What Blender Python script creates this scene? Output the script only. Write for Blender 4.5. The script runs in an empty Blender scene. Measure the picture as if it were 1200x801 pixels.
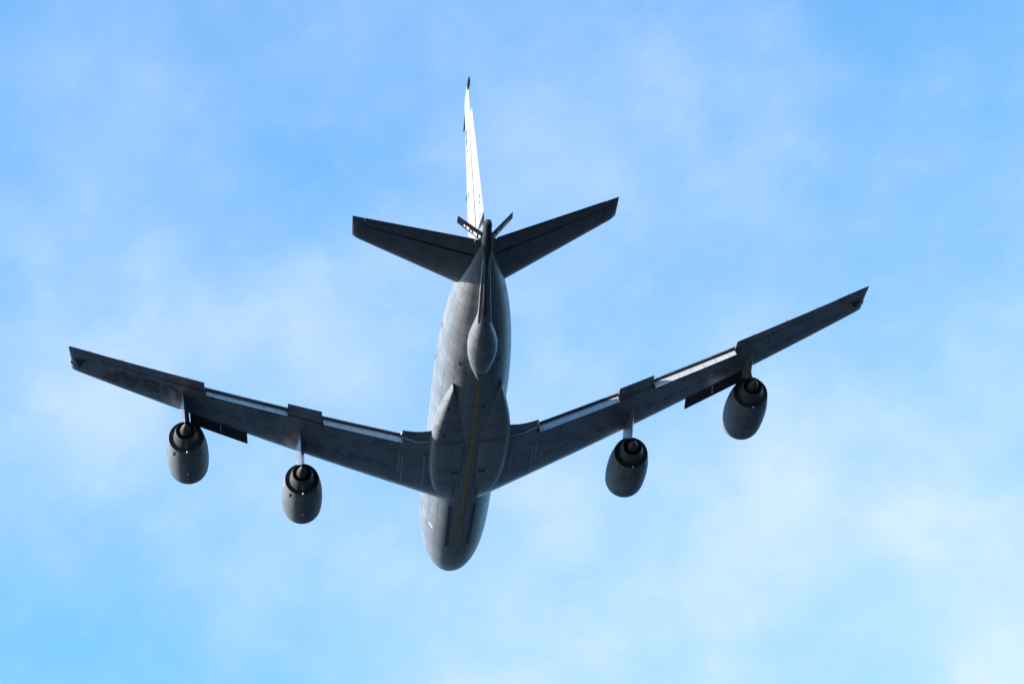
import bpy, bmesh, math, random
from mathutils import Vector, Matrix
from mathutils.bvhtree import BVHTree

random.seed(7)
C = bpy.context.scene.collection
scn = bpy.context.scene

# ------------------------------------------------------------------ camera, light, exposure
ELEV = math.radians(32.0)                 # the camera on the ground looks up at the passing jet
CAM_AT = Vector((0, 0, 1.7))
# pose of the aeroplane relative to the camera (aeroplane axes: x aft, y starboard, z up)
R_RIGHT = Vector((0.06643063, 0.99136261, -0.11308027))
R_DOWN = Vector((-0.41600991, -0.07549198, -0.90622112))
R_FWD = Vector((-0.90693039, 0.10724335, 0.40740169))
CAM_P = Vector((163.24862694, -13.99767337, -60.29208827))
FOCAL_PX = 3493.71                        # for a 1200 pixel wide picture

ROLL = math.radians(-15.0)                # hand-held camera tilted over
CAM_M = Matrix.Rotation(math.pi/2 + ELEV, 3, 'X') @ Matrix.Rotation(ROLL, 3, 'Z')
W_R = CAM_M @ Vector((1, 0, 0)); W_D = CAM_M @ Vector((0, -1, 0)); W_F = CAM_M @ Vector((0, 0, -1))
M3 = Matrix([[W_R[i]*R_RIGHT[j] + W_D[i]*R_DOWN[j] + W_F[i]*R_FWD[j] for j in range(3)] for i in range(3)])
PLANE_AT = CAM_AT - M3 @ CAM_P
PLANE_M = Matrix.Translation(PLANE_AT) @ M3.to_4x4()

cd = bpy.data.cameras.new('camera'); cam = bpy.data.objects.new('camera', cd); C.objects.link(cam)
cd.sensor_width = 36.0; cd.lens = FOCAL_PX/1200*36
cd.clip_start = 0.5; cd.clip_end = 60000
cam.location = CAM_AT; cam.rotation_euler = CAM_M.to_euler()
scn.camera = cam

SUN_P = Vector((0.0, -0.91, 0.41)).normalized()     # towards the sun, in aeroplane axes: low on the port side
SUN_W = (M3 @ SUN_P).normalized()
SUN_EL = math.asin(SUN_W.z); SUN_AZ = math.atan2(SUN_W.x, SUN_W.y)
sl = bpy.data.lights.new('sun', 'SUN'); sl.energy = 5.0; sl.angle = math.radians(0.5); sl.color = (1.0, 0.94, 0.85)
so = bpy.data.objects.new('sun', sl); C.objects.link(so)
so.rotation_euler = (-SUN_W).to_track_quat('-Z', 'Y').to_euler(); so.location = (-60, 20, 120)

SKY_STRENGTH = 0.15
world = bpy.data.worlds.new('World'); scn.world = world; world.use_nodes = True
wn = world.node_tree; wn.nodes.clear()
def N(t, typ, **k):
    n = t.nodes.new(typ)
    for a, b in k.items(): setattr(n, a, b)
    return n
sky = N(wn, 'ShaderNodeTexSky', sky_type='NISHITA', sun_disc=False)
sky.sun_elevation = SUN_EL; sky.sun_rotation = SUN_AZ; sky.altitude = 50; sky.air_density = 1.0; sky.dust_density = 0.3; sky.ozone_density = 2.0
tc = N(wn, 'ShaderNodeTexCoord')
def wmath(op, a, b=None, c=None, clamp=False):
    n = N(wn, 'ShaderNodeMath', operation=op, use_clamp=clamp)
    for i, v in enumerate((a, b, c)):
        if v is None: continue
        if isinstance(v, (int, float)): n.inputs[i].default_value = v
        else: wn.links.new(v, n.inputs[i])
    return n.outputs[0]
def wnoise(scale, detail, rough, off, dist=0.0, squash=(1, 1, 1)):
    mp = N(wn, 'ShaderNodeMapping'); mp.inputs['Location'].default_value = off; mp.inputs['Scale'].default_value = squash
    wn.links.new(tc.outputs['Generated'], mp.inputs['Vector'])
    n = N(wn, 'ShaderNodeTexNoise', noise_dimensions='3D')
    n.inputs['Scale'].default_value = scale; n.inputs['Detail'].default_value = detail
    n.inputs['Roughness'].default_value = rough; n.inputs['Distortion'].default_value = dist
    wn.links.new(mp.outputs[0], n.inputs['Vector']); return n.outputs['Fac']
def wramp(v, lo, hi):
    n = N(wn, 'ShaderNodeMapRange', interpolation_type='SMOOTHSTEP')
    n.inputs['From Min'].default_value = lo; n.inputs['From Max'].default_value = hi
    wn.links.new(v, n.inputs['Value']); return n.outputs[0]
# thin cloud veils: each is a soft patch round a direction of the sky, broken up by noise
def sky_dir(px, py):                                   # direction of a veil, measured on the photograph
    return (CAM_M @ Vector(((px-600)/FOCAL_PX, -(py-400.5)/FOCAL_PX, -1))).normalized()
wv = N(wn, 'ShaderNodeTexNoise'); wv.inputs['Scale'].default_value = 16.0; wv.inputs['Detail'].default_value = 4.0; wv.inputs['Roughness'].default_value = 0.5
wn.links.new(tc.outputs['Generated'], wv.inputs['Vector'])
wsub = N(wn, 'ShaderNodeVectorMath', operation='SUBTRACT'); wsub.inputs[1].default_value = (0.5, 0.5, 0.5); wn.links.new(wv.outputs['Color'], wsub.inputs[0])
wmul = N(wn, 'ShaderNodeVectorMath', operation='MULTIPLY_ADD'); wmul.inputs[1].default_value = (0.13, 0.13, 0.13)
wn.links.new(wsub.outputs[0], wmul.inputs[0]); wn.links.new(tc.outputs['Generated'], wmul.inputs[2])
VEILS = [(60, 70, 120, .13), (650, 140, 140, .14), (470, 70, 100, .08), (835, 80, 75, .12), (895, 165, 85, .14), (1150, 190, 150, .11), (50, 390, 130, .21), (270, 390, 150, .17), (130, 250, 120, .06), (320, 60, 130, .06),
         (420, 360, 90, .12), (660, 380, 140, .12), (150, 510, 160, .15), (420, 600, 190, .13), (640, 640, 170, .14), (880, 600, 220, .13), (1190, 790, 130, .38), (1010, 730, 220, .18), (800, 760, 180, .16), (1130, 560, 190, .15), (1000, 480, 140, .08), (520, 760, 150, .10)]
cover = None
for px, py, r, k in VEILS:
    d = N(wn, 'ShaderNodeVectorMath', operation='DISTANCE'); wn.links.new(wmul.outputs[0], d.inputs[0]); d.inputs[1].default_value = sky_dir(px, py)
    q = wmath('DIVIDE', d.outputs['Value'], r*1.15/FOCAL_PX)
    e = wmath('MULTIPLY', wmath('EXPONENT', wmath('MULTIPLY', wmath('MULTIPLY', q, q), -1.0)), k)
    cover = e if cover is None else wmath('ADD', cover, e)
big = wramp(wnoise(7.0, 3.0, 0.5, (0.62, 0.31, 0.2), 0.0, (1, 1, 1.2)), 0.40, 0.72)
fine = wnoise(34.0, 6.0, 0.58, (0.1, 0.7, 0.4), 0.25, (1, 1, 1.2))
mid = wramp(wnoise(15.0, 4.0, 0.5, (0.4, 0.2, 0.9), 0.2, (1, 1, 1.2)), 0.32, 0.70)
# beyond the frame the same broken veil goes on over the whole sky
cover = wmath('ADD', cover, wmath('MULTIPLY', big, 0.10))
cover = wmath('MULTIPLY', cover, wmath('MULTIPLY_ADD', mid, 0.50, wmath('MULTIPLY_ADD', fine, 0.5, 0.52)), clamp=True)
cover = wmath('ADD', cover, wmath('MULTIPLY', wramp(fine, 0.35, 0.75), 0.035), clamp=True)
wisp = wramp(wnoise(60.0, 7.0, 0.62, (0.3, 0.5, 0.2), 0.5, (1.0, 0.45, 1.5)), 0.40, 0.78)
cover = wmath('ADD', wmath('MULTIPLY_ADD', wisp, 0.05, cover), 0.012)
hs = N(wn, 'ShaderNodeHueSaturation'); hs.inputs['Hue'].default_value = 0.490; hs.inputs['Saturation'].default_value = 1.25; hs.inputs['Value'].default_value = 1.28
wn.links.new(sky.outputs[0], hs.inputs['Color'])
cloudc = N(wn, 'ShaderNodeMix', data_type='RGBA', blend_type='MIX')
cloudc.inputs[7].default_value = (3.2, 3.42, 4.1, 1)
wn.links.new(hs.outputs[0], cloudc.inputs[6])
wn.links.new(cover, cloudc.inputs[0])
# the sky is darkened low down, out of frame, to cut the light on undersides
sep = N(wn, 'ShaderNodeSeparateXYZ'); wn.links.new(tc.outputs['Generated'], sep.inputs[0])
horizon_dim = N(wn, 'ShaderNodeMapRange', interpolation_type='SMOOTHSTEP'); horizon_dim.inputs['From Min'].default_value = 0.06; horizon_dim.inputs['From Max'].default_value = 0.24
wn.links.new(wmath('MULTIPLY_ADD', wmath('SUBTRACT', fine, 0.5), 0.08, sep.outputs['Z']), horizon_dim.inputs['Value'])
dimmed_sky = N(wn, 'ShaderNodeMix', data_type='RGBA', blend_type='MIX'); dimmed_sky.inputs[6].default_value = (0.26, 0.37, 0.55, 1)
wn.links.new(cloudc.outputs[2], dimmed_sky.inputs[7]); wn.links.new(horizon_dim.outputs[0], dimmed_sky.inputs[0])
bg = N(wn, 'ShaderNodeBackground'); bg.inputs['Strength'].default_value = SKY_STRENGTH
wn.links.new(dimmed_sky.outputs[2], bg.inputs['Color'])
wo = N(wn, 'ShaderNodeOutputWorld'); wn.links.new(bg.outputs[0], wo.inputs['Surface'])

scn.view_settings.view_transform = 'Standard'; scn.view_settings.look = 'None'
scn.view_settings.gamma = 1.0; scn.view_settings.use_curve_mapping = False
scn.view_settings.exposure = 1.0
scn.render.engine = 'CYCLES'; scn.cycles.max_bounces = 6

# ------------------------------------------------------------------ materials
def paint(name, base, rough=0.42, spec=0.4, grime=0.35, streak=0.5, lines=(1.6, 0.0), metal=0.0, var=0.12, dark=(0.03, 0.028, 0.026), seam=0.6):
    """Weathered aircraft paint: mottling, airflow streaks along x, panel seams from the UV (metres)."""
    m = bpy.data.materials.new(name); m.use_nodes = True; t = m.node_tree; t.nodes.clear()
    out = N(t, 'ShaderNodeOutputMaterial'); bs = N(t, 'ShaderNodeBsdfPrincipled'); t.links.new(bs.outputs[0], out.inputs[0])
    co = N(t, 'ShaderNodeTexCoord')
    def mth(op, a, b=None, c=None, clamp=False):
        n = N(t, 'ShaderNodeMath', operation=op, use_clamp=clamp)
        for i, v in enumerate((a, b, c)):
            if v is None: continue
            if isinstance(v, (int, float)): n.inputs[i].default_value = v
            else: t.links.new(v, n.inputs[i])
        return n.outputs[0]
    def noise(scale, detail, sq):
        mp = N(t, 'ShaderNodeMapping'); mp.inputs['Scale'].default_value = sq; t.links.new(co.outputs['Object'], mp.inputs['Vector'])
        n = N(t, 'ShaderNodeTexNoise'); n.inputs['Scale'].default_value = scale; n.inputs['Detail'].default_value = detail
        n.inputs['Roughness'].default_value = 0.6; t.links.new(mp.outputs[0], n.inputs['Vector']); return n.outputs['Fac']
    n1 = noise(0.9, 6, (1, 1, 1)); n2 = noise(1.0, 5, (0.22, 3.2, 3.2)); n3 = noise(5.0, 3, (1, 1, 1))
    hi = tuple(min(1, c*(1+var)) for c in base) + (1,); lo = tuple(c*(1-var*1.4) for c in base) + (1,)
    mx = N(t, 'ShaderNodeMix', data_type='RGBA'); mx.inputs[6].default_value = lo; mx.inputs[7].default_value = hi
    f = mth('MULTIPLY_ADD', mth('SUBTRACT', n1, 0.5), 2.2, mth('MULTIPLY_ADD', mth('SUBTRACT', n3, 0.5), 0.8, 0.5), clamp=True)
    t.links.new(f, mx.inputs[0])
    # soot and oil drawn aft by the airflow
    st = N(t, 'ShaderNodeMapRange', interpolation_type='SMOOTHSTEP'); st.inputs['From Min'].default_value = 0.50; st.inputs['From Max'].default_value = 0.78
    st.inputs['To Max'].default_value = streak; t.links.new(n2, st.inputs['Value'])
    mg = N(t, 'ShaderNodeMix', data_type='RGBA'); mg.inputs[7].default_value = dark + (1,)
    t.links.new(mx.outputs[2], mg.inputs[6]); t.links.new(mth('MULTIPLY', st.outputs[0], grime), mg.inputs[0])
    last = mg.outputs[2]
    if lines[0] or lines[1]:
        sx = N(t, 'ShaderNodeSeparateXYZ'); t.links.new(co.outputs['UV'], sx.inputs[0])
        seams = None
        for k, period in enumerate(lines):
            if not period: continue
            fr = mth('FRACT', mth('DIVIDE', sx.outputs[k], period))
            e = mth('LESS_THAN', fr, 0.035/period)
            seams = e if seams is None else mth('MAXIMUM', seams, e)
        ml = N(t, 'ShaderNodeMix', data_type='RGBA'); ml.inputs[7].default_value = tuple(c*0.35 for c in base) + (1,)
        t.links.new(last, ml.inputs[6]); t.links.new(mth('MULTIPLY', seams, seam), ml.inputs[0]); last = ml.outputs[2]
    t.links.new(last, bs.inputs['Base Color'])
    rr = mth('MULTIPLY_ADD', n1, 0.25, rough-0.12); t.links.new(rr, bs.inputs['Roughness'])
    bs.inputs['Metallic'].default_value = metal; bs.inputs['Specular IOR Level'].default_value = spec
    bp = N(t, 'ShaderNodeBump'); bp.inputs['Strength'].default_value = 0.12; bp.inputs['Distance'].default_value = 0.03
    t.links.new(noise(1.6, 2, (1, 1, 1)), bp.inputs['Height']); t.links.new(bp.outputs[0], bs.inputs['Normal'])
    return m

GREY = paint('grey_paint', (0.215, 0.223, 0.23), lines=(1.02, 0.667), grime=0.6, streak=0.7, var=0.2, seam=0.75)
WINGP = paint('wing_paint', (0.20, 0.21, 0.23), rough=0.30, spec=0.6, lines=(1.9, 1.63), grime=0.5, streak=0.8, var=0.34)
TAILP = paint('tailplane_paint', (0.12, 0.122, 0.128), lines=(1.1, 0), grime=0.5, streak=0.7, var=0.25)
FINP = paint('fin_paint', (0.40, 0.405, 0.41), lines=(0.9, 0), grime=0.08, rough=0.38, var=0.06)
FLAPP = paint('flap_paint', (0.35, 0.35, 0.355), lines=(0.62, 0), grime=0.2, rough=0.3, var=0.08)
DOORP = paint('gear_door_paint', (0.215, 0.232, 0.25), lines=(0, 0), grime=0.35)
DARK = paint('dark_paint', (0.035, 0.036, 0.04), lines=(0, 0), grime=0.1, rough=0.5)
BLACK = paint('black_lens', (0.010, 0.010, 0.012), lines=(0, 0), grime=0.0, rough=0.45, spec=0.2)
SOOT = paint('sooty_metal', (0.05, 0.048, 0.047), lines=(0, 0), rough=0.5, metal=0.3)
NACP = paint('nacelle_paint', (0.18, 0.188, 0.198), lines=(1.05, 0), grime=0.7, streak=0.8, rough=0.55, spec=0.25, var=0.2, seam=0.8)
CORE = paint('core_metal', (0.11, 0.106, 0.10), lines=(0, 0), rough=0.5, metal=0.35, grime=0.4)
PLUG = paint('heat_tinted_metal', (0.13, 0.10, 0.085), lines=(0, 0), rough=0.45, metal=0.35, grime=0.5)
STRIP = paint('joint_strip_paint', (0.40, 0.42, 0.45), lines=(0, 0))
WMARK = paint('wing_marking_paint', (0.085, 0.09, 0.10), lines=(0, 0), grime=0.2, var=0.2)
WCOVER = paint('access_cover_paint', (0.145, 0.15, 0.165), lines=(0, 0), grime=0.3)
SILVER = paint('bare_metal', (0.62, 0.62, 0.61), lines=(0, 0), rough=0.35, metal=0.4, grime=0.1)
MARK = paint('marking_paint', (0.075, 0.078, 0.085), lines=(0, 0), grime=0.1)
ORANGE = paint('worn_yellow_paint', (0.50, 0.27, 0.06), lines=(0.28, 0), grime=0.6, streak=0.8, var=0.3)
WHITE = paint('white_paint', (0.78, 0.78, 0.76), lines=(0, 0), grime=0.05)
def glass_mat():
    m = bpy.data.materials.new('dark_window_glass'); m.use_nodes = True; b = m.node_tree.nodes['Principled BSDF']
    b.inputs['Base Color'].default_value = (0.015, 0.018, 0.022, 1); b.inputs['Roughness'].default_value = 0.06; return m
GLASS = glass_mat()
def bounce_sheet_mat():
    m = bpy.data.materials.new('dark_bounce_water'); m.use_nodes = True; t = m.node_tree; b = t.nodes['Principled BSDF']
    n = N(t, 'ShaderNodeTexNoise'); n.inputs['Scale'].default_value = 0.02; n.inputs['Detail'].default_value = 8
    co = N(t, 'ShaderNodeTexCoord'); t.links.new(co.outputs['Object'], n.inputs['Vector'])
    r = N(t, 'ShaderNodeValToRGB'); r.color_ramp.elements[0].color = (0.010, 0.020, 0.034, 1); r.color_ramp.elements[1].color = (0.010, 0.022, 0.034, 1)
    r.color_ramp.elements[0].position = 0.35; r.color_ramp.elements[1].position = 0.7
    t.links.new(n.outputs['Fac'], r.inputs[0]); t.links.new(r.outputs[0], b.inputs['Base Color'])
    b.inputs['Roughness'].default_value = 0.6; b.inputs['IOR'].default_value = 1.33; b.inputs['Specular IOR Level'].default_value = 0.25
    w = N(t, 'ShaderNodeTexNoise'); w.inputs['Scale'].default_value = 0.35; w.inputs['Detail'].default_value = 6; t.links.new(co.outputs['Object'], w.inputs['Vector'])
    bp_ = N(t, 'ShaderNodeBump'); bp_.inputs['Strength'].default_value = 0.5; t.links.new(w.outputs['Fac'], bp_.inputs['Height']); t.links.new(bp_.outputs[0], b.inputs['Normal'])
    return m

# ------------------------------------------------------------------ mesh helpers
def link_mesh(name, verts, faces, mat, parent=None, uvs=None, smooth=True, sharp=None, xf=None):
    me = bpy.data.meshes.new(name); me.from_pydata([tuple(v) for v in verts], [], faces)
    if uvs is not None:
        ul = me.uv_layers.new(name='UVMap')
        for lp in me.loops: ul.data[lp.index].uv = uvs[lp.vertex_index]
    bm = bmesh.new(); bm.from_mesh(me)
    bmesh.ops.recalc_face_normals(bm, faces=bm.faces); bm.to_mesh(me); bm.free()
    for p in me.polygons: p.use_smooth = smooth
    if smooth: me.set_sharp_from_angle(angle=math.radians(sharp if sharp is not None else 38))
    me.materials.append(mat)
    o = bpy.data.objects.new(name, me); C.objects.link(o)
    if parent is not None: o.parent = parent
    return o
def loft(rings, closed=True, cap=True, us=None):
    """rings: equal-length lists of points -> verts, faces, uvs (u: given station, v: running length)."""
    n = len(rings[0]); V = []; F = []; U = []
    for i, r in enumerate(rings):
        acc = 0.0
        for j, p in enumerate(r):
            p = Vector(p)
            if j: acc += (p - Vector(r[j-1])).length
            V.append(p); U.append((us[i] if us else float(i), acc))
    for i in range(len(rings)-1):
        for j in range(n if closed else n-1):
            k = (j+1) % n
            F.append((i*n+j, i*n+k, (i+1)*n+k, (i+1)*n+j))
    if cap:
        for i in (0, len(rings)-1):
            b = len(V)
            for j in range(n): V.append(V[i*n+j].copy()); U.append(U[i*n+j])
            F.append(tuple(range(b, b+n)))
    return V, F, U
def lathe(profile, axis_pt, seg=48, squash=1.0):
    """profile: (x, r) pairs, revolved about an axis along x through axis_pt."""
    rings = []
    for x, r in profile:
        rings.append([(axis_pt[0]+x, axis_pt[1]+r*math.cos(2*math.pi*k/seg), axis_pt[2]+r*squash*math.sin(2*math.pi*k/seg)) for k in range(seg)])
    return loft(rings, True, True, [p[0] for p in profile])
def tube(pts, rad, seg=10):
    rings = []
    for i, p in enumerate(pts):
        p = Vector(p); a = Vector(pts[max(0, i-1)]); b = Vector(pts[min(len(pts)-1, i+1)])
        d = (b-a).normalized(); s = d.cross(Vector((0, 0, 1)));
        if s.length < 1e-3: s = Vector((0, 1, 0))
        s.normalize(); t = s.cross(d); r = rad[i] if isinstance(rad, (list, tuple)) else rad
        rings.append([p + s*r*math.cos(2*math.pi*k/seg) + t*r*math.sin(2*math.pi*k/seg) for k in range(seg)])
    return loft(rings)
def join(*vfu):
    V = []; F = []; U = []
    for v, f, u in vfu:
        b = len(V); V += list(v); F += [tuple(i+b for i in q) for q in f]; U += list(u)
    return V, F, U
def interp(tab, x):
    """smooth (monotone cubic) interpolation in a table of (x, a, b, ...)."""
    n = len(tab)
    if x <= tab[0][0]: return list(tab[0][1:])
    if x >= tab[-1][0]: return list(tab[-1][1:])
    i = max(k for k in range(n-1) if tab[k][0] <= x)
    x0, x1 = tab[i][0], tab[i+1][0]; h = x1-x0; s = (x-x0)/h; res = []
    for c in range(1, len(tab[0])):
        def sl(k): return (tab[k+1][c]-tab[k][c])/(tab[k+1][0]-tab[k][0])
        def tan(k):
            if k == 0: return sl(0)
            if k == n-1: return sl(n-2)
            a, b = sl(k-1), sl(k)
            return 0.0 if a*b <= 0 else 2*a*b/(a+b)
        m0, m1 = tan(i), tan(i+1); y0, y1 = tab[i][c], tab[i+1][c]
        res.append((2*s**3-3*s**2+1)*y0 + (s**3-2*s**2+s)*h*m0 + (-2*s**3+3*s**2)*y1 + (s**3-s**2)*h*m1)
    return res
def thick(t):                                            # half thickness of a symmetric aerofoil, closed trailing edge
    return 5*(0.2969*math.sqrt(max(t, 0)) - 0.1260*t - 0.3516*t*t + 0.2843*t**3 - 0.1036*t**4)

# ------------------------------------------------------------------ dark water sheet added out of frame to set the bounce light on the underside
g = bpy.data.meshes.new('bounce_sheet'); S = 25000
g.from_pydata([(-S, -S, 0), (S, -S, 0), (S, S, 0), (-S, S, 0)], [], [(0, 1, 2, 3)]); g.materials.append(bounce_sheet_mat())
go = bpy.data.objects.new('bounce_sheet', g); C.objects.link(go); go['kind'] = 'structure'

# ------------------------------------------------------------------ the aeroplane
jet = bpy.data.objects.new('airplane', None); C.objects.link(jet); jet.matrix_world = PLANE_M
jet['label'] = 'grey four-engine military tanker jet seen from behind and below, climbing away with flaps down'
jet['category'] = 'airplane'

# --- fuselage: x, half width, top z, bottom z, z of the widest line
FUS = [(-0.05, 0.02, -0.72, -0.78, -0.75), (0.12, 0.26, -0.48, -1.02, -0.75), (0.45, 0.56, -0.18, -1.30, -0.72), (1.0, 0.90, 0.14, -1.58, -0.62),
       (1.8, 1.22, 0.62, -1.83, -0.5), (2.6, 1.44, 1.18, -1.98, -0.36), (3.6, 1.64, 1.55, -2.10, -0.2), (5.0, 1.80, 1.76, -2.20, -0.06),
       (6.6, 1.89, 1.86, -2.25, 0.0), (9, 1.92, 1.88, -2.27, 0), (17, 1.92, 1.88, -2.28, 0), (25, 1.91, 1.88, -2.24, 0),
       (27.5, 1.87, 1.87, -2.10, 0.02), (29.5, 1.79, 1.85, -1.86, 0.06), (31.5, 1.66, 1.83, -1.52, 0.14), (33.5, 1.45, 1.80, -1.12, 0.26),
       (35.5, 1.13, 1.74, -0.66, 0.45), (37.2, 0.78, 1.62, -0.22, 0.65), (38.6, 0.48, 1.46, 0.16, 0.8), (39.7, 0.26, 1.28, 0.48, 0.9), (40.3, 0.08, 1.12, 0.74, 0.95)]
NSEG = 72
def fus_ring(x):
    hw, zt, zb, zc = interp(FUS, x); r = []
    for k in range(NSEG):
        a = 2*math.pi*k/NSEG - math.pi/2; ca, sa = math.cos(a), math.sin(a)
        if sa >= 0: r.append((x, hw*ca, zc + (zt-zc)*sa))
        else:
            p = 2/2.15
            r.append((x, hw*math.copysign(abs(ca)**p, ca), zc + (zc-zb)*-(abs(sa)**p)))
    return r
xs = [-0.05, 0.0, 0.06, 0.12, 0.25, 0.45, 0.7, 1.0, 1.4, 1.8, 2.2, 2.6, 3.1, 3.6, 4.3, 5.0, 5.8] + [6.6 + 0.8*i for i in range(24)] + [25.8 + 0.4*i for i in range(37)]
V, F, U = loft([fus_ring(x) for x in xs], True, True, xs)
U = [(u[0], 0.1667*(i % NSEG)) for i, u in enumerate(U)]
fus = link_mesh('fuselage', V, F, GREY, jet, U)

# --- wheel-well fairings under the wing root, one each side of the keel
def superell(cx, cy, cz, a_f, a_r, b, c, px=2.6, nx=40, ns=28):
    rings = []; us = []
    for i in range(nx+1):
        s = -1 + 2*i/nx; s = math.sin(s*math.pi/2)
        a = a_f if s < 0 else a_r; pw = px if s < 0 else 2.0
        k = max(0.0, 1-abs(s)**pw)**(1/pw) if s < 0 else max(0.0, math.cos(s*math.pi/2))**1.05
        k = max(k, 0.01); x = cx + a*s
        ring = []
        for j in range(ns):
            t = 2*math.pi*j/ns; ct, st = math.cos(t), math.sin(t); p = 2/3.0
            cyx = cy*(1+0.16*max(0, s)**1.3)
            ring.append((x, cyx + b*k*math.copysign(abs(ct)**p, ct), cz + c*math.copysign(abs(st)**p, st)*(0.35+0.65*k)))
        rings.append(ring); us.append(x)
    return loft(rings, True, True, us)
fairs = []
for s in (-1, 1):
    V, F, U = superell(20.6, s*1.05, -1.66, 6.4, 7.6, 1.03, 0.66)
    fairs.append(link_mesh('gear_fairing', V, F, GREY, jet, U, sharp=50))

# --- wing
HALF = 19.82
def w_le(y): return 12.188 + 0.805*y
def w_te(y):
    t = 20.666 + 0.513*y
    if y < 3.5: t += 0.95*((3.5-y)/1.65)**2 + (0 if y > 1.85 else 0)
    if y > 19.5: t -= 0.10*((y-19.5)/0.44)**2
    return t
def w_z(y): return -1.772 + 0.0796*y + 0.002444*y*y
def w_tc(y): return 0.128 - 0.04*min(1, y/12.0)
def w_pt(s, y, t, side, dx=0, dz=0):
    """point on the wing: t chord fraction, side +1 upper, -1 lower."""
    le = w_le(y) + (0.10*((y-19.5)/0.44)**3 if y > 19.5 else 0); c = w_te(y) - le
    tt = min(max(t, 0), 1); cam_ = 0.018*4*tt*(1-tt)*c*0.8
    tw = math.radians(1.5 - 2.5*y/HALF)
    shrink = 1.0 if y < 19.5 else math.sqrt(max(0.02, 1-((y-19.5)/0.325)**2))
    z = w_z(y) + cam_ + side*thick(tt)*w_tc(y)*c*shrink + (0.35-tt)*c*math.sin(tw)*0.6
    return Vector((le + t*c + dx, s*y, z + dz))
FLAPS = [(3.52, 7.62), (9.34, 13.42)]
AILS = [(7.62, 9.34), (13.42, 18.3)]
NP = 22
def cosp(i, n, e): return e*(1-math.cos(math.pi*i/(2*n)))     # 0..e, dense near the leading edge... mirrored below
def wing_ring(s, y, mode):
    c = w_te(y)-w_le(y)
    if mode == 'flap': tu, tl = 1-0.80/c, 1-1.55/c
    elif mode == 'ail': tu = tl = 0.765
    else: tu = tl = 1.0
    r = [w_pt(s, y, tu*(1-math.sin(math.pi/2*i/NP)) if False else tu*(math.cos(math.pi/2*i/NP))**1.3, 1) for i in range(NP)]
    r += [w_pt(s, y, tl*(math.sin(math.pi/2*i/NP))**1.7, -1) for i in range(NP+1)]
    if mode == 'flap':
        r.append(w_pt(s, y, tl, 1, 0, -0.10)); r.append(w_pt(s, y, tu, 1, 0, -0.045))
    else:
        a, b = r[-1], r[0]; r.append(a.lerp(b, 0.34)); r.append(a.lerp(b, 0.67))
    return r
def wing_mesh(s):
    st = []
    ys = [0.7, 1.2, 1.7, 2.1, 2.5, 2.9, 3.3]
    cuts = sorted([(a, b, 'flap') for a, b in FLAPS] + [(a, b, 'ail') for a, b in AILS])
    for y in ys: st.append((y, ''))
    for a, b, k in cuts:
        if not st[-1][1] : st.append((a-0.004, ''))
        n = 8
        for i in range(n+1): st.append((a+0.002+(b-a-0.004)*i/n, k))
        if not any(abs(b-q[0]) < .01 for q in cuts): st.append((b+0.004, ''))
    for y in (18.7, 19.1, 19.45, 19.55, 19.65, 19.73, 19.79, 19.82): st.append((y, ''))
    V, F, U = loft([wing_ring(s, y, k) for y, k in st], True, True, [y for y, k in st])
    U = [(abs(v.y), 10*(v.x-w_le(abs(v.y)))/(w_te(abs(v.y))-w_le(abs(v.y)))) for v in V]
    return V, F, U
wings = {}
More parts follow.
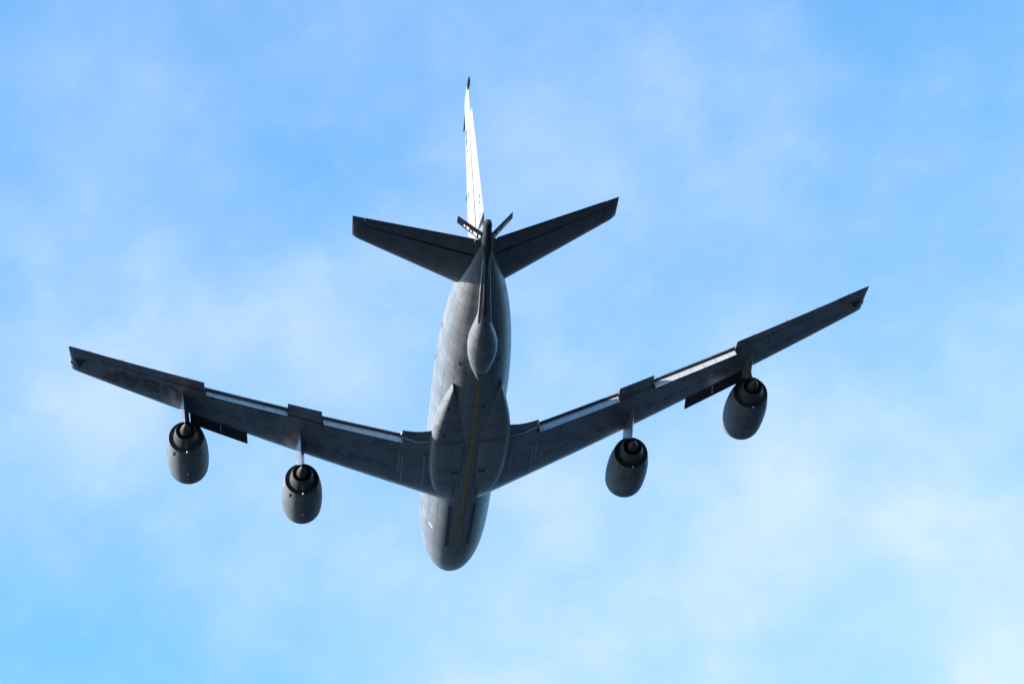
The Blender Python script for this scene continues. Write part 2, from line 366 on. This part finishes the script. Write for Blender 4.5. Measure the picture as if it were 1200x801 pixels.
for s in (-1, 1):
    V, F, U = wing_mesh(s)
    w = link_mesh('wing', V, F, WINGP, jet, U, sharp=32); wings[s] = w
    # ailerons: the hinged rear quarter of the chord
    for a, b in AILS:
        rings = []; us = []
        for i in range(9):
            y = a+0.003 + (b-a-0.006)*i/8; r = []
            ts = [1.0, 0.95, 0.9, 0.84, 0.79, 0.7658]
            for t in ts: r.append(w_pt(s, y, t, 1))
            for t in reversed(ts[:-1]): r.append(w_pt(s, y, t, -1, 0, -0.004))
            r[-1] = r[-1] + Vector((0, 0, -0.012)); rings.append(r); us.append(y)
        V, F, U = loft(rings, True, True, us); link_mesh('aileron', V, F, WINGP, w, U, sharp=30)
    # slotted flaps run out and lowered
    for (a, b), dl in zip(FLAPS, (40, 40)):
        rings = []; us = []; d = math.radians(dl)
        for i in range(9):
            y = a+0.04 + (b-a-0.08)*i/8; c = w_te(y)-w_le(y); fc = 0.16 + 0.120*c
            base = w_pt(s, y, 1-1.06/c, 1, 0, -0.15)
            r = []
            prof = [(1, 0.0), (0.85, .5), (0.65, .9), (0.42, 1.0), (0.2, .86), (0.07, .55), (0, 0), (0.07, -.5), (0.2, -.62), (0.42, -.55), (0.65, -.38), (0.85, -.2)]
            for t, h in prof:
                X = t*fc; Z = h*0.075*fc
                r.append(base + Vector((X*math.cos(d) + Z*math.sin(d), 0, -X*math.sin(d) + Z*math.cos(d))))
            rings.append(r); us.append(y)
        V, F, U = loft(rings, True, True, us); fl = link_mesh('flap', V, F, FLAPP, w, U, sharp=40)
        for q in (0.14, 0.5, 0.86):                              # flap track fairings inside the cove
            y = a + (b-a)*q; c = w_te(y)-w_le(y)
            p0 = w_pt(s, y, 1-1.5/c, -1, 0, 0.05); p1 = w_pt(s, y, 1-1.0/c, 1, 0, -0.28)
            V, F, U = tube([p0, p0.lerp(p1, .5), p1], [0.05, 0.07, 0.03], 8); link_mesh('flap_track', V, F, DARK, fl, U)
    # Krueger flap folded out of the lower leading edge
    a, b = 11.42, 14.25; rings = []; us = []
    for i in range(9):
        y = a + (b-a)*i/8; p = w_pt(s, y, 0.055, -1, 0, 0.02); q = p + Vector((-0.86, 0, -0.25))
        n = Vector((0.24, 0, -0.66)).normalized(); r = []
        for t, h in ((0, 0), (.3, .05), (.7, .06), (.93, .05), (1.0, .0), (.95, -.05), (.7, -.03), (.3, -.02)):
            r.append(p.lerp(q, t) - n*h)
        rings.append(r); us.append(y)
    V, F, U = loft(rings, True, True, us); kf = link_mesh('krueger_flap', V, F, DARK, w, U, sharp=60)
    y = 12.75; p = w_pt(s, y, 0.03, -1); V, F, U = tube([p + Vector((0.1, 0, 0.02)), p + Vector((-0.42, 0, -0.25))], 0.03, 8)
    link_mesh('actuator', V, F, SILVER, kf, U)
    # wing-tip light
    p = w_pt(s, 19.78, 0.30, 1); V, F, U = lathe([(-0.3, 0.005), (-0.2, 0.05), (0, 0.07), (0.2, 0.04), (0.3, 0.005)], (p.x, p.y, w_z(19.78)+0.02), 12)
    link_mesh('position_light', V, F, GLASS, w, U)
    # static wicks along the aileron trailing edge
    for y in (14.2, 15.8, 17.3, 18.8):
        p = w_pt(s, y, 1.0, 1); V, F, U = tube([p, p + Vector((0.22, 0, -0.01))], 0.012, 6); link_mesh('static_wick', V, F, DARK, w, U)

# --- raycast helper: lay painted marks on the skin
def tree_of(*objs):
    V = []; F = []
    for o in objs:
        b = len(V); V += [v.co.copy() for v in o.data.vertices]; F += [tuple(i+b for i in p.vertices) for p in o.data.polygons]
    return BVHTree.FromPolygons(V, F)
def patch(tree, corners, nu, nv, mode='below', off=0.006, side=-1):
    """corners: four 2-D points; 'below' -> (x, y) laid on the underside, 'side' -> (x, z) laid on a flank."""
    V = []; F = []; U = []
    for i in range(nu+1):
        for j in range(nv+1):
            u, v = i/nu, j/nv
            a = Vector(corners[0]).lerp(Vector(corners[1]), u); b = Vector(corners[3]).lerp(Vector(corners[2]), u); p = a.lerp(b, v)
            if mode == 'below': o, d = Vector((p.x, p.y, -12)), Vector((0, 0, 1))
            else: o, d = Vector((p.x, side*12, p.y)), Vector((0, -side, 0))
            h = tree.ray_cast(o, d)
            q = h[0] - d*off if h[0] is not None else o + d*10
            V.append(q); U.append((q.x, q.y))
    for i in range(nu):
        for j in range(nv):
            k = i*(nv+1)+j; F.append((k, k+1, k+nv+2, k+nv+1))
    return V, F, U
T_body = tree_of(fus, *fairs)
T_wing = {s: tree_of(wings[s]) for s in wings}
T_all = tree_of(fus, *fairs, *wings.values())
def poly_patches(tree, quads, n=4, **k): return join(*[patch(tree, q, n, n, **k) for q in quads])

# --- belly: refuelling guide stripe, director lights, doors, seams
V, F, U = patch(T_body, [(6.9, -0.085), (28.6, -0.085), (28.6, 0.085), (6.9, 0.085)], 160, 2, off=0.008)
link_mesh('guide_stripe', V, F, ORANGE, fus, U)
for s in (-1, 1):
    rings = []
    Vp, Fp, Up = patch(T_body, [(6.75, s*0.60-0.09), (12.9, s*0.66-0.09), (12.9, s*0.66+0.09), (6.75, s*0.60+0.09)], 40, 2, off=0.02)
    link_mesh('director_light', Vp, Fp, DARK, fus, Up)
    fr = []
    for dy in (-0.125, 0.105): fr.append([(6.6, s*0.60+dy), (13.0, s*0.66+dy), (13.0, s*0.66+dy+0.02), (6.6, s*0.60+dy+0.02)])
    for q in fr:
        V, F, U = patch(T_body, q, 30, 1, off=0.028); link_mesh('light_frame', V, F, DOORP, fus, U)
    V, F, U = patch(T_body, [(8.80, s*1.53), (8.45, s*1.36), (8.34, s*1.42), (8.69, s*1.59)], 6, 2, off=0.025); link_mesh('pale_strip_light', V, F, WHITE, fus, U)
cross = [[(7.1, -0.5), (7.17, -0.5), (7.17, 0.5), (7.1, 0.5)], [(5.35, -0.62), (5.41, -0.62), (5.41, 0.62), (5.35, 0.62)],
         [(5.35, -0.5), (7.1, -0.5), (7.1, -0.47), (5.35, -0.47)], [(5.35, 0.47), (7.1, 0.47), (7.1, 0.5), (5.35, 0.5)], [(5.4, -0.012), (6.85, -0.012), (6.85, 0.012), (5.4, 0.012)]]
V, F, U = poly_patches(T_body, cross, 8, off=0.007); link_mesh('nose_gear_door_seam', V, F, MARK, fus, U)
V, F, U = patch(T_body, [(3.1, -0.5), (4.4, -0.55), (4.4, 0.55), (3.1, 0.5)], 8, 8, off=0.005); link_mesh('nose_hatch', V, F, DOORP, fus, U)
for s, fo in zip((-1, 1), fairs):
    V, F, U = patch(T_body, [(18.5, s*0.40), (22.0, s*0.40), (22.0, s*1.62), (18.5, s*1.66)], 24, 16, off=0.012); d = link_mesh('gear_door', V, F, DOORP, fo, U)
    sm = [[(18.4, s*0.36), (22.1, s*0.36), (22.1, s*0.39), (18.4, s*0.39)], [(18.4, s*0.36), (18.47, s*0.36), (18.47, s*1.66), (18.4, s*1.66)],
          [(22.03, s*0.36), (22.1, s*0.36), (22.1, s*1.62), (22.03, s*1.62)], [(18.5, s*1.0), (22.0, s*1.0), (22.0, s*1.02), (18.5, s*1.02)],
          [(15.6, s*0.4), (18.4, s*0.38), (18.4, s*0.41), (15.6, s*0.43)], [(16.6, s*0.5), (16.66, s*0.5), (16.66, s*1.5), (16.6, s*1.5)]]
    V, F, U = poly_patches(T_body, sm, 10, off=0.017); link_mesh('door_seam', V, F, MARK, fo, U)
    V, F, U = patch(T_body, [(17.75, s*0.52), (18.1, s*0.52), (18.1, s*0.9), (17.75, s*0.9)], 4, 4, off=0.014); link_mesh('vent', V, F, DARK, fo, U)

# --- flanks: windows, hatches and low-visibility marks
for s in (-1, 1):
    for x, z, a, b in ((5.6, 0.35, .26, .30), (9.4, 0.3, .24, .28), (27.3, 0.25, .22, .26), (31.0, 0.3, .2, .24)):
        V, F, U = patch(T_body, [(x, z-b/2), (x+a, z-b/2), (x+a, z+b/2), (x, z+b/2)], 3, 3, mode='side', side=s, off=0.012); link_mesh('cabin_window', V, F, GLASS, fus, U)
    for x, z, a, b in ((28.2, -0.15, 1.0, 1.5), (8.0, -0.2, 1.1, 1.6)):
        e = 0.045
        fr = [[(x, z), (x+a, z), (x+a, z+e), (x, z+e)], [(x, z+b), (x+a, z+b), (x+a, z+b+e), (x, z+b+e)], [(x, z), (x+e, z), (x+e, z+b), (x, z+b)], [(x+a, z), (x+a+e, z), (x+a+e, z+b), (x+a, z+b)]]
        V, F, U = poly_patches(T_body, fr, 6, mode='side', side=s, off=0.008); link_mesh('hatch_outline', V, F, MARK, fus, U)
    cx, cz, r0 = 35.2, 0.0, 0.22; qs = []
    for k in range(20):
        a0, a1 = 2*math.pi*k/20, 2*math.pi*(k+1)/20
        qs.append([(cx+r0*math.cos(a0), cz+r0*math.sin(a0)), (cx+r0*math.cos(a1), cz+r0*math.sin(a1)), (cx+(r0-.07)*math.cos(a1), cz+(r0-.07)*math.sin(a1)), (cx+(r0-.07)*math.cos(a0), cz+(r0-.07)*math.sin(a0))])
    if s > 0: V, F, U = poly_patches(T_body, qs, 1, mode='side', side=s, off=0.008); link_mesh('outlet_ring', V, F, MARK, fus, U)
for x, y in ((30.1, -0.95), (25.9, -1.35), (22.9, -1.5)):
    V, F, U = patch(T_all, [(x, y-.07), (x+.28, y-.07), (x+.28, y+.07), (x, y+.07)], 3, 3, off=0.01); link_mesh('drain_port', V, F, DARK, fus, U)
V, F, U = patch(T_body, [(30.2, 0.9), (30.5, 0.9), (30.5, 1.05), (30.2, 1.05)], 3, 3, off=0.01); link_mesh('drain_port', V, F, DARK, fus, U)
for x, y, hgt in ((14.6, 0.22, .14),):
    z = T_body.ray_cast(Vector((x, y, -12)), Vector((0, 0, 1)))[0].z
    V, F, U = loft([[(x-.22, y, z+.02), (x, y+.03, z+.02), (x+.22, y, z+.02), (x, y-.03, z+.02)], [(x+.02, y, z-hgt), (x+.1, y+.012, z-hgt), (x+.2, y, z-hgt), (x+.1, y-.012, z-hgt)]])
    link_mesh('blade_antenna', V, F, GREY, fus, U, smooth=False)

# --- marks and strips on the wing underside
def wq(y0, r0, y1, r1, w_=0.24):                          # a stroke in wing axes: y along the span, r metres behind the leading edge
    d = Vector((y1-y0, (r1-r0)+0.805*(y1-y0))); 
    p0 = Vector((w_le(y0)+r0, -y0)); p1 = Vector((w_le(y1)+r1, -y1)); t = (p1-p0).normalized(); n = Vector((-t.y, t.x))*w_/2
    return [tuple(p0+n), tuple(p1+n), tuple(p1-n), tuple(p0-n)]
def letter(strokes, y0, width, top, hgt):
    """strokes in a unit box, u 0..1 reading direction (outboard), v 0..1 from the foot of the letter (aft) to its head."""
    return [wq(y0+a*width, top+(1-b)*hgt, y0+c*width, top+(1-d)*hgt, 0.26) for a, b, c, d in strokes]
LU = [(0.1, 1, 0.1, .2), (.9, 1, .9, .2), (.1, .2, .3, 0), (.3, 0, .7, 0), (.7, 0, .9, .2)]
LS = [(.95, .85, .7, 1), (.7, 1, .3, 1), (.3, 1, .08, .8), (.08, .8, .25, .55), (.25, .55, .75, .45), (.75, .45, .92, .2), (.92, .2, .7, 0), (.7, 0, .3, 0), (.3, 0, .05, .15)]
LA = [(0.02, 0, .5, 1), (.98, 0, .5, 1), (.24, .32, .76, .32)]
LF = [(.1, 0, .1, 1), (.1, 1, .95, 1), (.1, .55, .75, .55)]
qs = []
for L, y0, top in ((LU, 14.65, 1.45), (LS, 15.63, 1.30), (LA, 16.6, 1.05), (LF, 17.6, 0.78)): qs += letter(L, y0, 0.82, top, 1.08)
V, F, U = poly_patches(T_wing[-1], qs, 4, off=0.008); link_mesh('lettering', V, F, WMARK, wings[-1], U)
for s in (-1, 1):
    y0 = 19.05
    tri = [(w_le(y0)+1.9, s*y0), (w_le(19.65)+1.5, s*19.65), (w_le(19.45)+.75, s*19.45), (w_le(19.25)+1.3, s*19.25)]
    V, F, U = patch(T_wing[s], tri, 6, 6, off=0.008); link_mesh('tip_mark', V, F, DARK, wings[s], U)
    for y, r0, r1 in ((3.45, 0.7, 4.6), (2.3, 1.3, 5.6), (3.62, 2.6, 4.7)):
        V, F, U = patch(T_wing[s], [(w_le(y)+r0, s*(y-.05)), (w_le(y)+r1, s*(y-.05)), (w_le(y)+r1, s*(y+.05)), (w_le(y)+r0, s*(y+.05))], 20, 2, off=0.03); link_mesh('joint_strip', V, F, STRIP, wings[s], U)
    # oval tank access covers in a row along the lower skin
    for k in range(16):
        y = 4.3 + k*0.86
        if any(abs(y-e) < .55 for e in (8.7, 14.46)) : continue
        c = w_te(y)-w_le(y); x = w_le(y)+0.36*c; ring = [(0, 0)] + [(.24*math.cos(a*math.pi/6), .15*math.sin(a*math.pi/6)) for a in range(12)]
        Vr = []
        for du, dv_ in ring:
            px_, py_ = x + dv_ + 0.805*du, y + du
            h = T_wing[s].ray_cast(Vector((px_, s*py_, -12)), Vector((0, 0, 1))); Vr.append(h[0] - Vector((0, 0, .012)))
        link_mesh('access_cover', Vr, [(0, 1+i, 1+(i+1) % 12) for i in range(12)], WCOVER, wings[s], [(v.x, v.y) for v in Vr])
    # tubes painted white, for the sunlit gap line in front of the fillet flap
    V, F, U = tube([w_pt(s, 2.1, 0.86, -1, 0, -0.03), w_pt(s, 2.8, .865, -1, 0, -0.03), w_pt(s, 3.5, 0.90, -1, 0, -0.03)], 0.05, 8); link_mesh('fillet_sunlit_line', V, F, WHITE, wings[s], U)
    V, F, U = tube([w_pt(s, 3.56, 0.93, -1, 0, -0.02), w_pt(s, 3.50, 0.985, -1, 0, 0.0)], 0.06, 8); link_mesh('fillet_sunlit_end', V, F, WHITE, wings[s], U)

# --- engines and pylons
FAN = [(-3.92, 0.80), (-4.00, 0.85), (-4.00, 0.91), (-3.93, 0.965), (-3.75, 1.01), (-3.3, 1.05), (-2.7, 1.07), (-2.1, 1.07), (-1.5, 1.05), (-1.0, 1.015), (-0.5, 0.955), (-0.1, 0.895), (0.0, 0.878),
       (0.0, 0.858), (-0.15, 0.87), (-0.5, 0.89), (-1.0, 0.90), (-1.3, 0.90), (-1.32, 0.4)]
INLET = [(-3.92, 0.80), (-3.6, 0.77), (-3.2, 0.775), (-2.95, 0.80), (-2.94, 0.2)]
COREC = [(-1.31, 0.70), (-0.8, 0.70), (-0.3, 0.675), (0.2, 0.625), (0.55, 0.565), (0.85, 0.50), (0.85, 0.475), (0.5, 0.47), (0.3, 0.2)]
PLUGP = [(0.28, 0.30), (0.7, 0.30), (1.0, 0.265), (1.3, 0.18), (1.55, 0.08), (1.62, 0.01)]
for s in (-1, 1):
    for y, xr, za in ((8.66 - .08*s, 19.05, -2.40), (14.46 - .06*s, 23.95, -1.60)):
        ax = (xr, s*y, za)
        V, F, U = lathe(FAN, ax, 64); eng = link_mesh('engine', V, F, NACP, jet, U, sharp=50)
        V, F, U = lathe([(-1.295, .42), (-1.29, 0.895), (-1.0, .897), (-.5, .887), (-.17, .866), (-.02, .853)], ax, 64); link_mesh('fan_duct', V, F, SOOT, eng, U)
        V, F, U = lathe(INLET, ax, 48); link_mesh('inlet', V, F, SILVER, eng, U)
        bl = []
        for k in range(22):
            a0 = 2*math.pi*k/22; r = []
            for rr, tw in ((0.26, .5), (0.55, .3), (0.79, .16)):
                for e in (-1, 1):
                    an = a0 + e*tw*0.22/ max(rr, .3)*.8; r.append((xr-3.05 + e*0.12*(1.2-tw), s*y + rr*math.cos(an), za + rr*math.sin(an)))
            bl.append((r, [(0, 1, 3, 2), (2, 3, 5, 4)], [(0, 0)]*6))
        bl.append(lathe([(-3.3, 0.01), (-3.2, .12), (-3.05, .24), (-2.95, .26)], ax, 24))
        V, F, U = join(*bl); link_mesh('fan', V, F, DARK, eng, U)
        V, F, U = lathe(COREC, ax, 48); link_mesh('core_nozzle', V, F, CORE, eng, U, sharp=40)
        V, F, U = lathe(PLUGP, ax, 32); link_mesh('exhaust_cone', V, F, PLUG, eng, U)
        # reverser latch fairings and drain mast under the cowl
        for a in (-1.57, -0.75, -2.4):
            p = Vector((xr-0.55, s*y + 0.955*math.cos(a), za + 0.955*math.sin(a))); V, F, U = lathe([(-.35, .005), (-.2, .03), (0, .04), (.2, .03), (.35, .005)], p, 8); link_mesh('latch_fairing', V, F, NACP, eng, U)
        p = Vector((xr-2.2, s*y-.05, za-1.05)); V, F, U = loft([[p+Vector((-.16, 0, .03)), p+Vector((0, .03, .03)), p+Vector((.16, 0, .03)), p+Vector((0, -.03, .03))], [p+Vector((.05, 0, -.15)), p+Vector((.12, .015, -.15)), p+Vector((.2, 0, -.15)), p+Vector((.12, -.015, -.15))]])
        link_mesh('drain_mast', V, F, NACP, eng, U, smooth=False)
        V, F, U = lathe([(-.1, .005), (-.05, .05), (.1, .05), (.16, .005)], (xr-.02, s*y, za-.83), 10); link_mesh('rim_glint', V, F, WHITE, eng, U)  # white bead put in as the bright glint at the rim bottom
        # pylon
        c = w_te(y)-w_le(y); wl = w_z(y)
        def pring(x0, x1, z0, z1, hw):
            r = []; pr = [(0, .05), (.05, .45), (.15, .8), (.3, 1), (.5, .95), (.7, .68), (.88, .3), (1.0, .02)]
            for t, h in pr: r.append((x0+(x1-x0)*t, s*y+h*hw, z0+(z1-z0)*t))
            for t, h in reversed(pr[1:-1]): r.append((x0+(x1-x0)*t, s*y-h*hw, z0+(z1-z0)*t))
            return r
        le = w_le(y)
        rings = [pring(xr-2.9, xr+1.15, za+0.55, za+0.36, .20), pring(xr-2.7, le+0.27*c, za+0.98, za+0.80, .22), pring(xr-2.1, le+0.42*c, za+1.28, wl-0.55, .23),
                 pring(le-1.0, le+0.58*c, wl+0.02, wl-0.22, .23), pring(le-0.5, le+0.62*c, wl+0.12, wl+0.05, .2)]
        V, F, U = loft(rings); link_mesh('pylon', V, F, WINGP, jet, U, sharp=45)

# --- tailplane with elevators
def t_z(y): return 0.45 + 0.135*y
def t_le(y): return 34.17 + 0.868*y + (0.16*((y-5.8)/.37)**3 if y > 5.8 else 0)
def t_te(y): return 39.62 + 0.315*y - 0
def t_pt(s, y, t, side, dz=0):
    c = t_te(y)-t_le(y); sh = 1 if y < 5.9 else math.sqrt(max(.02, 1-((y-5.9)/.28)**2))
    return Vector((t_le(y)+t*c, s*y, t_z(y) + side*thick(t)*0.10*c*sh + dz))
for s in (-1, 1):
    st = [(0.15, 0), (0.45, 0), (0.5, 0), (0.504, 1)] + [(0.504+5.1*i/10, 1) for i in range(1, 11)] + [(5.608, 0), (5.7, 0), (5.85, 0), (5.98, 0), (6.08, 0), (6.14, 0), (6.17, 0)]
    rings = []
    for y, cut in st:
        e = 0.70 if cut else 1.0
        r = [t_pt(s, y, e*math.cos(math.pi/2*i/16)**1.3, 1) for i in range(16)] + [t_pt(s, y, e*math.sin(math.pi/2*i/16)**1.7, -1) for i in range(17)]
        rings.append(r)
    V, F, U = loft(rings, True, True, [a for a, b in st]); tp = link_mesh('tailplane', V, F, TAILP, jet, U, sharp=32)
    rings = []; us = []; dv = math.radians(0.6)
    for i in range(9):
        y = 0.52 + 5.075*i/8; r = []; h = t_pt(s, y, .71, 1); h0 = Vector((h.x, h.y, t_z(y)))
        ts = [1, .95, .88, .8, .735, .7008]
        for t, sd in [(t, 1) for t in ts] + [(t, -1) for t in reversed(ts[:-1])]:
            p = t_pt(s, y, t, sd) - h0; r.append(h0 + Vector((p.x*math.cos(dv)-p.z*math.sin(dv), p.y, p.x*math.sin(dv)+p.z*math.cos(dv))))
        rings.append(r); us.append(y)
    V, F, U = loft(rings, True, True, us); link_mesh('elevator', V, F, TAILP, tp, U, sharp=30)

# --- fin, rudder, tip cap, probes
def f_le(z): return 31.9 + 0.84*(z-1.5)
def f_te(z): return 40.12 + 0.075*(z-1.5)
def f_pt(z, t, side, te=None):
    le = f_le(z) + (0.8*((z-8.3)/.4)**2 if z > 8.3 else 0); c = (te if te is not None else f_te(z))-le
    sh = 1 if z < 8.4 else math.sqrt(max(.02, 1-((z-8.4)/.33)**2))
    return Vector((le+t*c, side*thick(t)*(0.088-0.003*(z-1.5))*c*sh, z))
st = [(1.2, .69, None)] + [(1.6+5.5*i/10, .69, None) for i in range(11)] + [(7.105, 1, -.95)] + [(7.5, 1, -.9), (8.0, 1, -.75), (8.3, 1, -.6), (8.5, 1, -.5), (8.6, 1, -.5), (8.68, 1, -.55), (8.71, 1, -.6)]
rings = []
for z, e, dt in st:
    te = f_te(z)+dt if dt is not None else None
    rings.append([f_pt(z, e*math.cos(math.pi/2*i/16)**1.3, 1, te) for i in range(16)] + [f_pt(z, e*math.sin(math.pi/2*i/16)**1.7, -1, te) for i in range(17)])
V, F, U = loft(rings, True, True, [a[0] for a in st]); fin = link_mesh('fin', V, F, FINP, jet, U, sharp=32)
rings = []; us = []
for i in range(11):
    z = 1.75 + 5.28*i/10; ts = [1, .95, .88, .8, .72, .70]
    rings.append([f_pt(z, t, 1) for t in ts] + [f_pt(z, t, -1) for t in reversed(ts[:-1])]); us.append(z)
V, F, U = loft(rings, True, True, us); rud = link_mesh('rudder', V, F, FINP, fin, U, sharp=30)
V, F, U = lathe([(-.8, .01), (-.6, .04), (-.2, .07), (.2, .07), (.45, .05), (.55, .02)], (40.4, 0, 8.42), 16, 1.6); link_mesh('tail_light_fairing', V, F, DARK, fin, U)
zt = 8.3; V, F, U = tube([(f_le(zt)+.35, -.0, zt), (f_le(zt)-.35, -.0, zt), (f_le(zt)-1.7, 0, zt-.02)], [.07, .06, .035], 10); link_mesh('antenna_probe', V, F, DARK, fin, U)
zt = 5.25; V, F, U = lathe([(-.5, .02), (-.4, .09), (-.15, .11), (.1, .07), (.5, .05)], (f_le(zt)-.12, -.06, zt), 12); link_mesh('pitot_head', V, F, DARK, fin, U)
T_fin = tree_of(fin, rud)
for x, z, a, b in ((39.5, 2.75, .2, .14), (39.45, 2.45, .2, .14), (39.1, 1.95, .3, .06)):
    V, F, U = patch(T_fin, [(x, z), (x+a, z), (x+a, z+b), (x, z+b)], 2, 2, mode='side', side=-1, off=.01); link_mesh('rudder_marking', V, F, MARK, rud, U)
qs = []
for z in (2.6, 4.35, 5.55, 5.8, 6.12, 6.5, 6.85):
    c = f_te(z)-f_le(z); x = f_le(z)+c*random.uniform(.33, .36); a = random.uniform(.2, .9); b = random.uniform(.05, .24); qs.append([(x, z), (x+a, z), (x+a+.1, z+b), (x+.1, z+b)])
for q in qs:
    V, F, U = patch(T_fin, q, 2, 2, mode='side', side=-1, off=.01); link_mesh('fin_marking', V, F, MARK, fin, U)

# --- boom operator's pod under the tail
POD = [(29.1, .03, -2.00, -1.90), (29.5, .15, -2.10, -1.8), (30.0, .29, -2.18, -1.7), (31.0, .54, -2.33, -1.5), (32.0, .69, -2.36, -1.4), (32.8, .73, -2.24, -1.2), (33.5, .61, -2.02, -1.0), (34.2, .42, -1.76, -.85), (34.9, .29, -1.50, -.7), (36.2, .24, -1.05, -.45), (37.4, .21, -.64, -.15), (38.4, .18, -.32, .12)]
rings = []; us = []
for i in range(48):
    x = 29.0 + 9.4*i/47; hw, zb, ztp = interp(POD, x); r = []
    zc = zb + min(hw*0.9, (ztp-zb)*.6)
    for k in range(28):
        a = 2*math.pi*k/28; r.append((x, hw*math.sin(a), zc + ((ztp+.3-zc) if math.cos(a) > 0 else (zc-zb))*math.cos(a)))
    rings.append(r); us.append(x)
V, F, U = loft(rings, True, True, us); pod = link_mesh('boom_operator_pod', V, F, GREY, jet, U, sharp=60)
T_pod = tree_of(pod)
for q in ([(29.9, -.12), (30.5, -.2), (30.5, .2), (29.9, .12)],): 
    V, F, U = patch(T_pod, q, 6, 6, off=.01); link_mesh('sighting_window', V, F, DARK, pod, U)
V, F, U = lathe([(-.08, .005), (0, .07), (.08, .005)], (30.6, .26, -2.16), 10); link_mesh('formation_light', V, F, WHITE, pod, U)
# rails either side of the stowed boom
for s in (-1, 1):
    V, F, U = tube([(34.7, s*.30, -1.42), (36.2, s*.24, -.93), (37.6, s*.19, -.50), (39.2, s*.13, -.06), (40.1, s*.10, .16)], [.03, .045, .045, .04, .02], 8); link_mesh('boom_rail', V, F, FLAPP, pod, U)

# --- refuelling boom, stowed under the tail cone, with its two ruddervators
boom = None
B0 = Vector((33.6, 0, -1.72)); B1 = Vector((41.55, 0, 0.52))
def bp(t, dz=0): return B0.lerp(B1, t) + Vector((0, 0, dz))
V, F, U = tube([bp(0), bp(.03), bp(.3), bp(.62), bp(.70), bp(.78), bp(.86), bp(.93), bp(.97), bp(.995), bp(1.0)], [.05, .12, .12, .12, .19, .28, .26, .17, .19, .15, .03], 20)
boom = link_mesh('refuelling_boom', V, F, DARK, jet, U, sharp=50)
for s in (-1, 1):
    d = Vector((0.02, s*math.cos(math.radians(43)), math.sin(math.radians(43)))).normalized()
    root = bp(.82) + d*0.12; L = 1.62; n = d.cross(Vector((1, 0, 0))).normalized(); rings = []; us = []
    for i in range(6):
        t = i/5; c = 0.98 - .24*t; o = root + d*L*t + Vector((-.32 + .18*t, 0, 0)); r = []
        for q, sd in [(1, 0), (.7, 1), (.4, 1), (.15, 1), (0, 0), (.15, -1), (.4, -1), (.7, -1)]: r.append(o + Vector((q*c, 0, 0)) + n*sd*thick(q)*.12*c)
        rings.append(r); us.append(i*.2)
    V, F, U = loft(rings, True, True, us); rv = link_mesh('ruddervator', V, F, BLACK, boom, U, sharp=40)
    Vs = []; parts = []
    lo = -1 if n.z > 0 else 1
    for t0, t1, q0, q1 in ((.28, .42, .3, .62), (.46, .52, .32, .55), (.56, .66, .34, .64), (.70, .76, .36, .6), (.16, .23, .36, .66)):
        vv = []
        for t, q in ((t0, q0), (t1, q0), (t1, q1), (t0, q1)):
            c = .98-.24*t; vv.append(root + d*L*t + Vector((-.32+.18*t + q*c, 0, 0)) + n*lo*(thick(q)*.12*c+.012))
        parts.append((vv, [(0, 1, 2, 3)], [(0, 0)]*4))
    V, F, U = join(*parts); link_mesh('ruddervator_marking', V, F, WHITE, rv, U, smooth=False)

# beacon under the belly and antenna strip
z = T_body.ray_cast(Vector((26.2, 0.35, -12)), Vector((0, 0, 1)))[0].z
V, F, U = lathe([(-.18, .005), (-.1, .07), (0, .1), (.1, .07), (.18, .005)], (26.2, .35, z), 12); link_mesh('beacon', V, F, GLASS, fus, U)
bpy.context.view_layer.update()
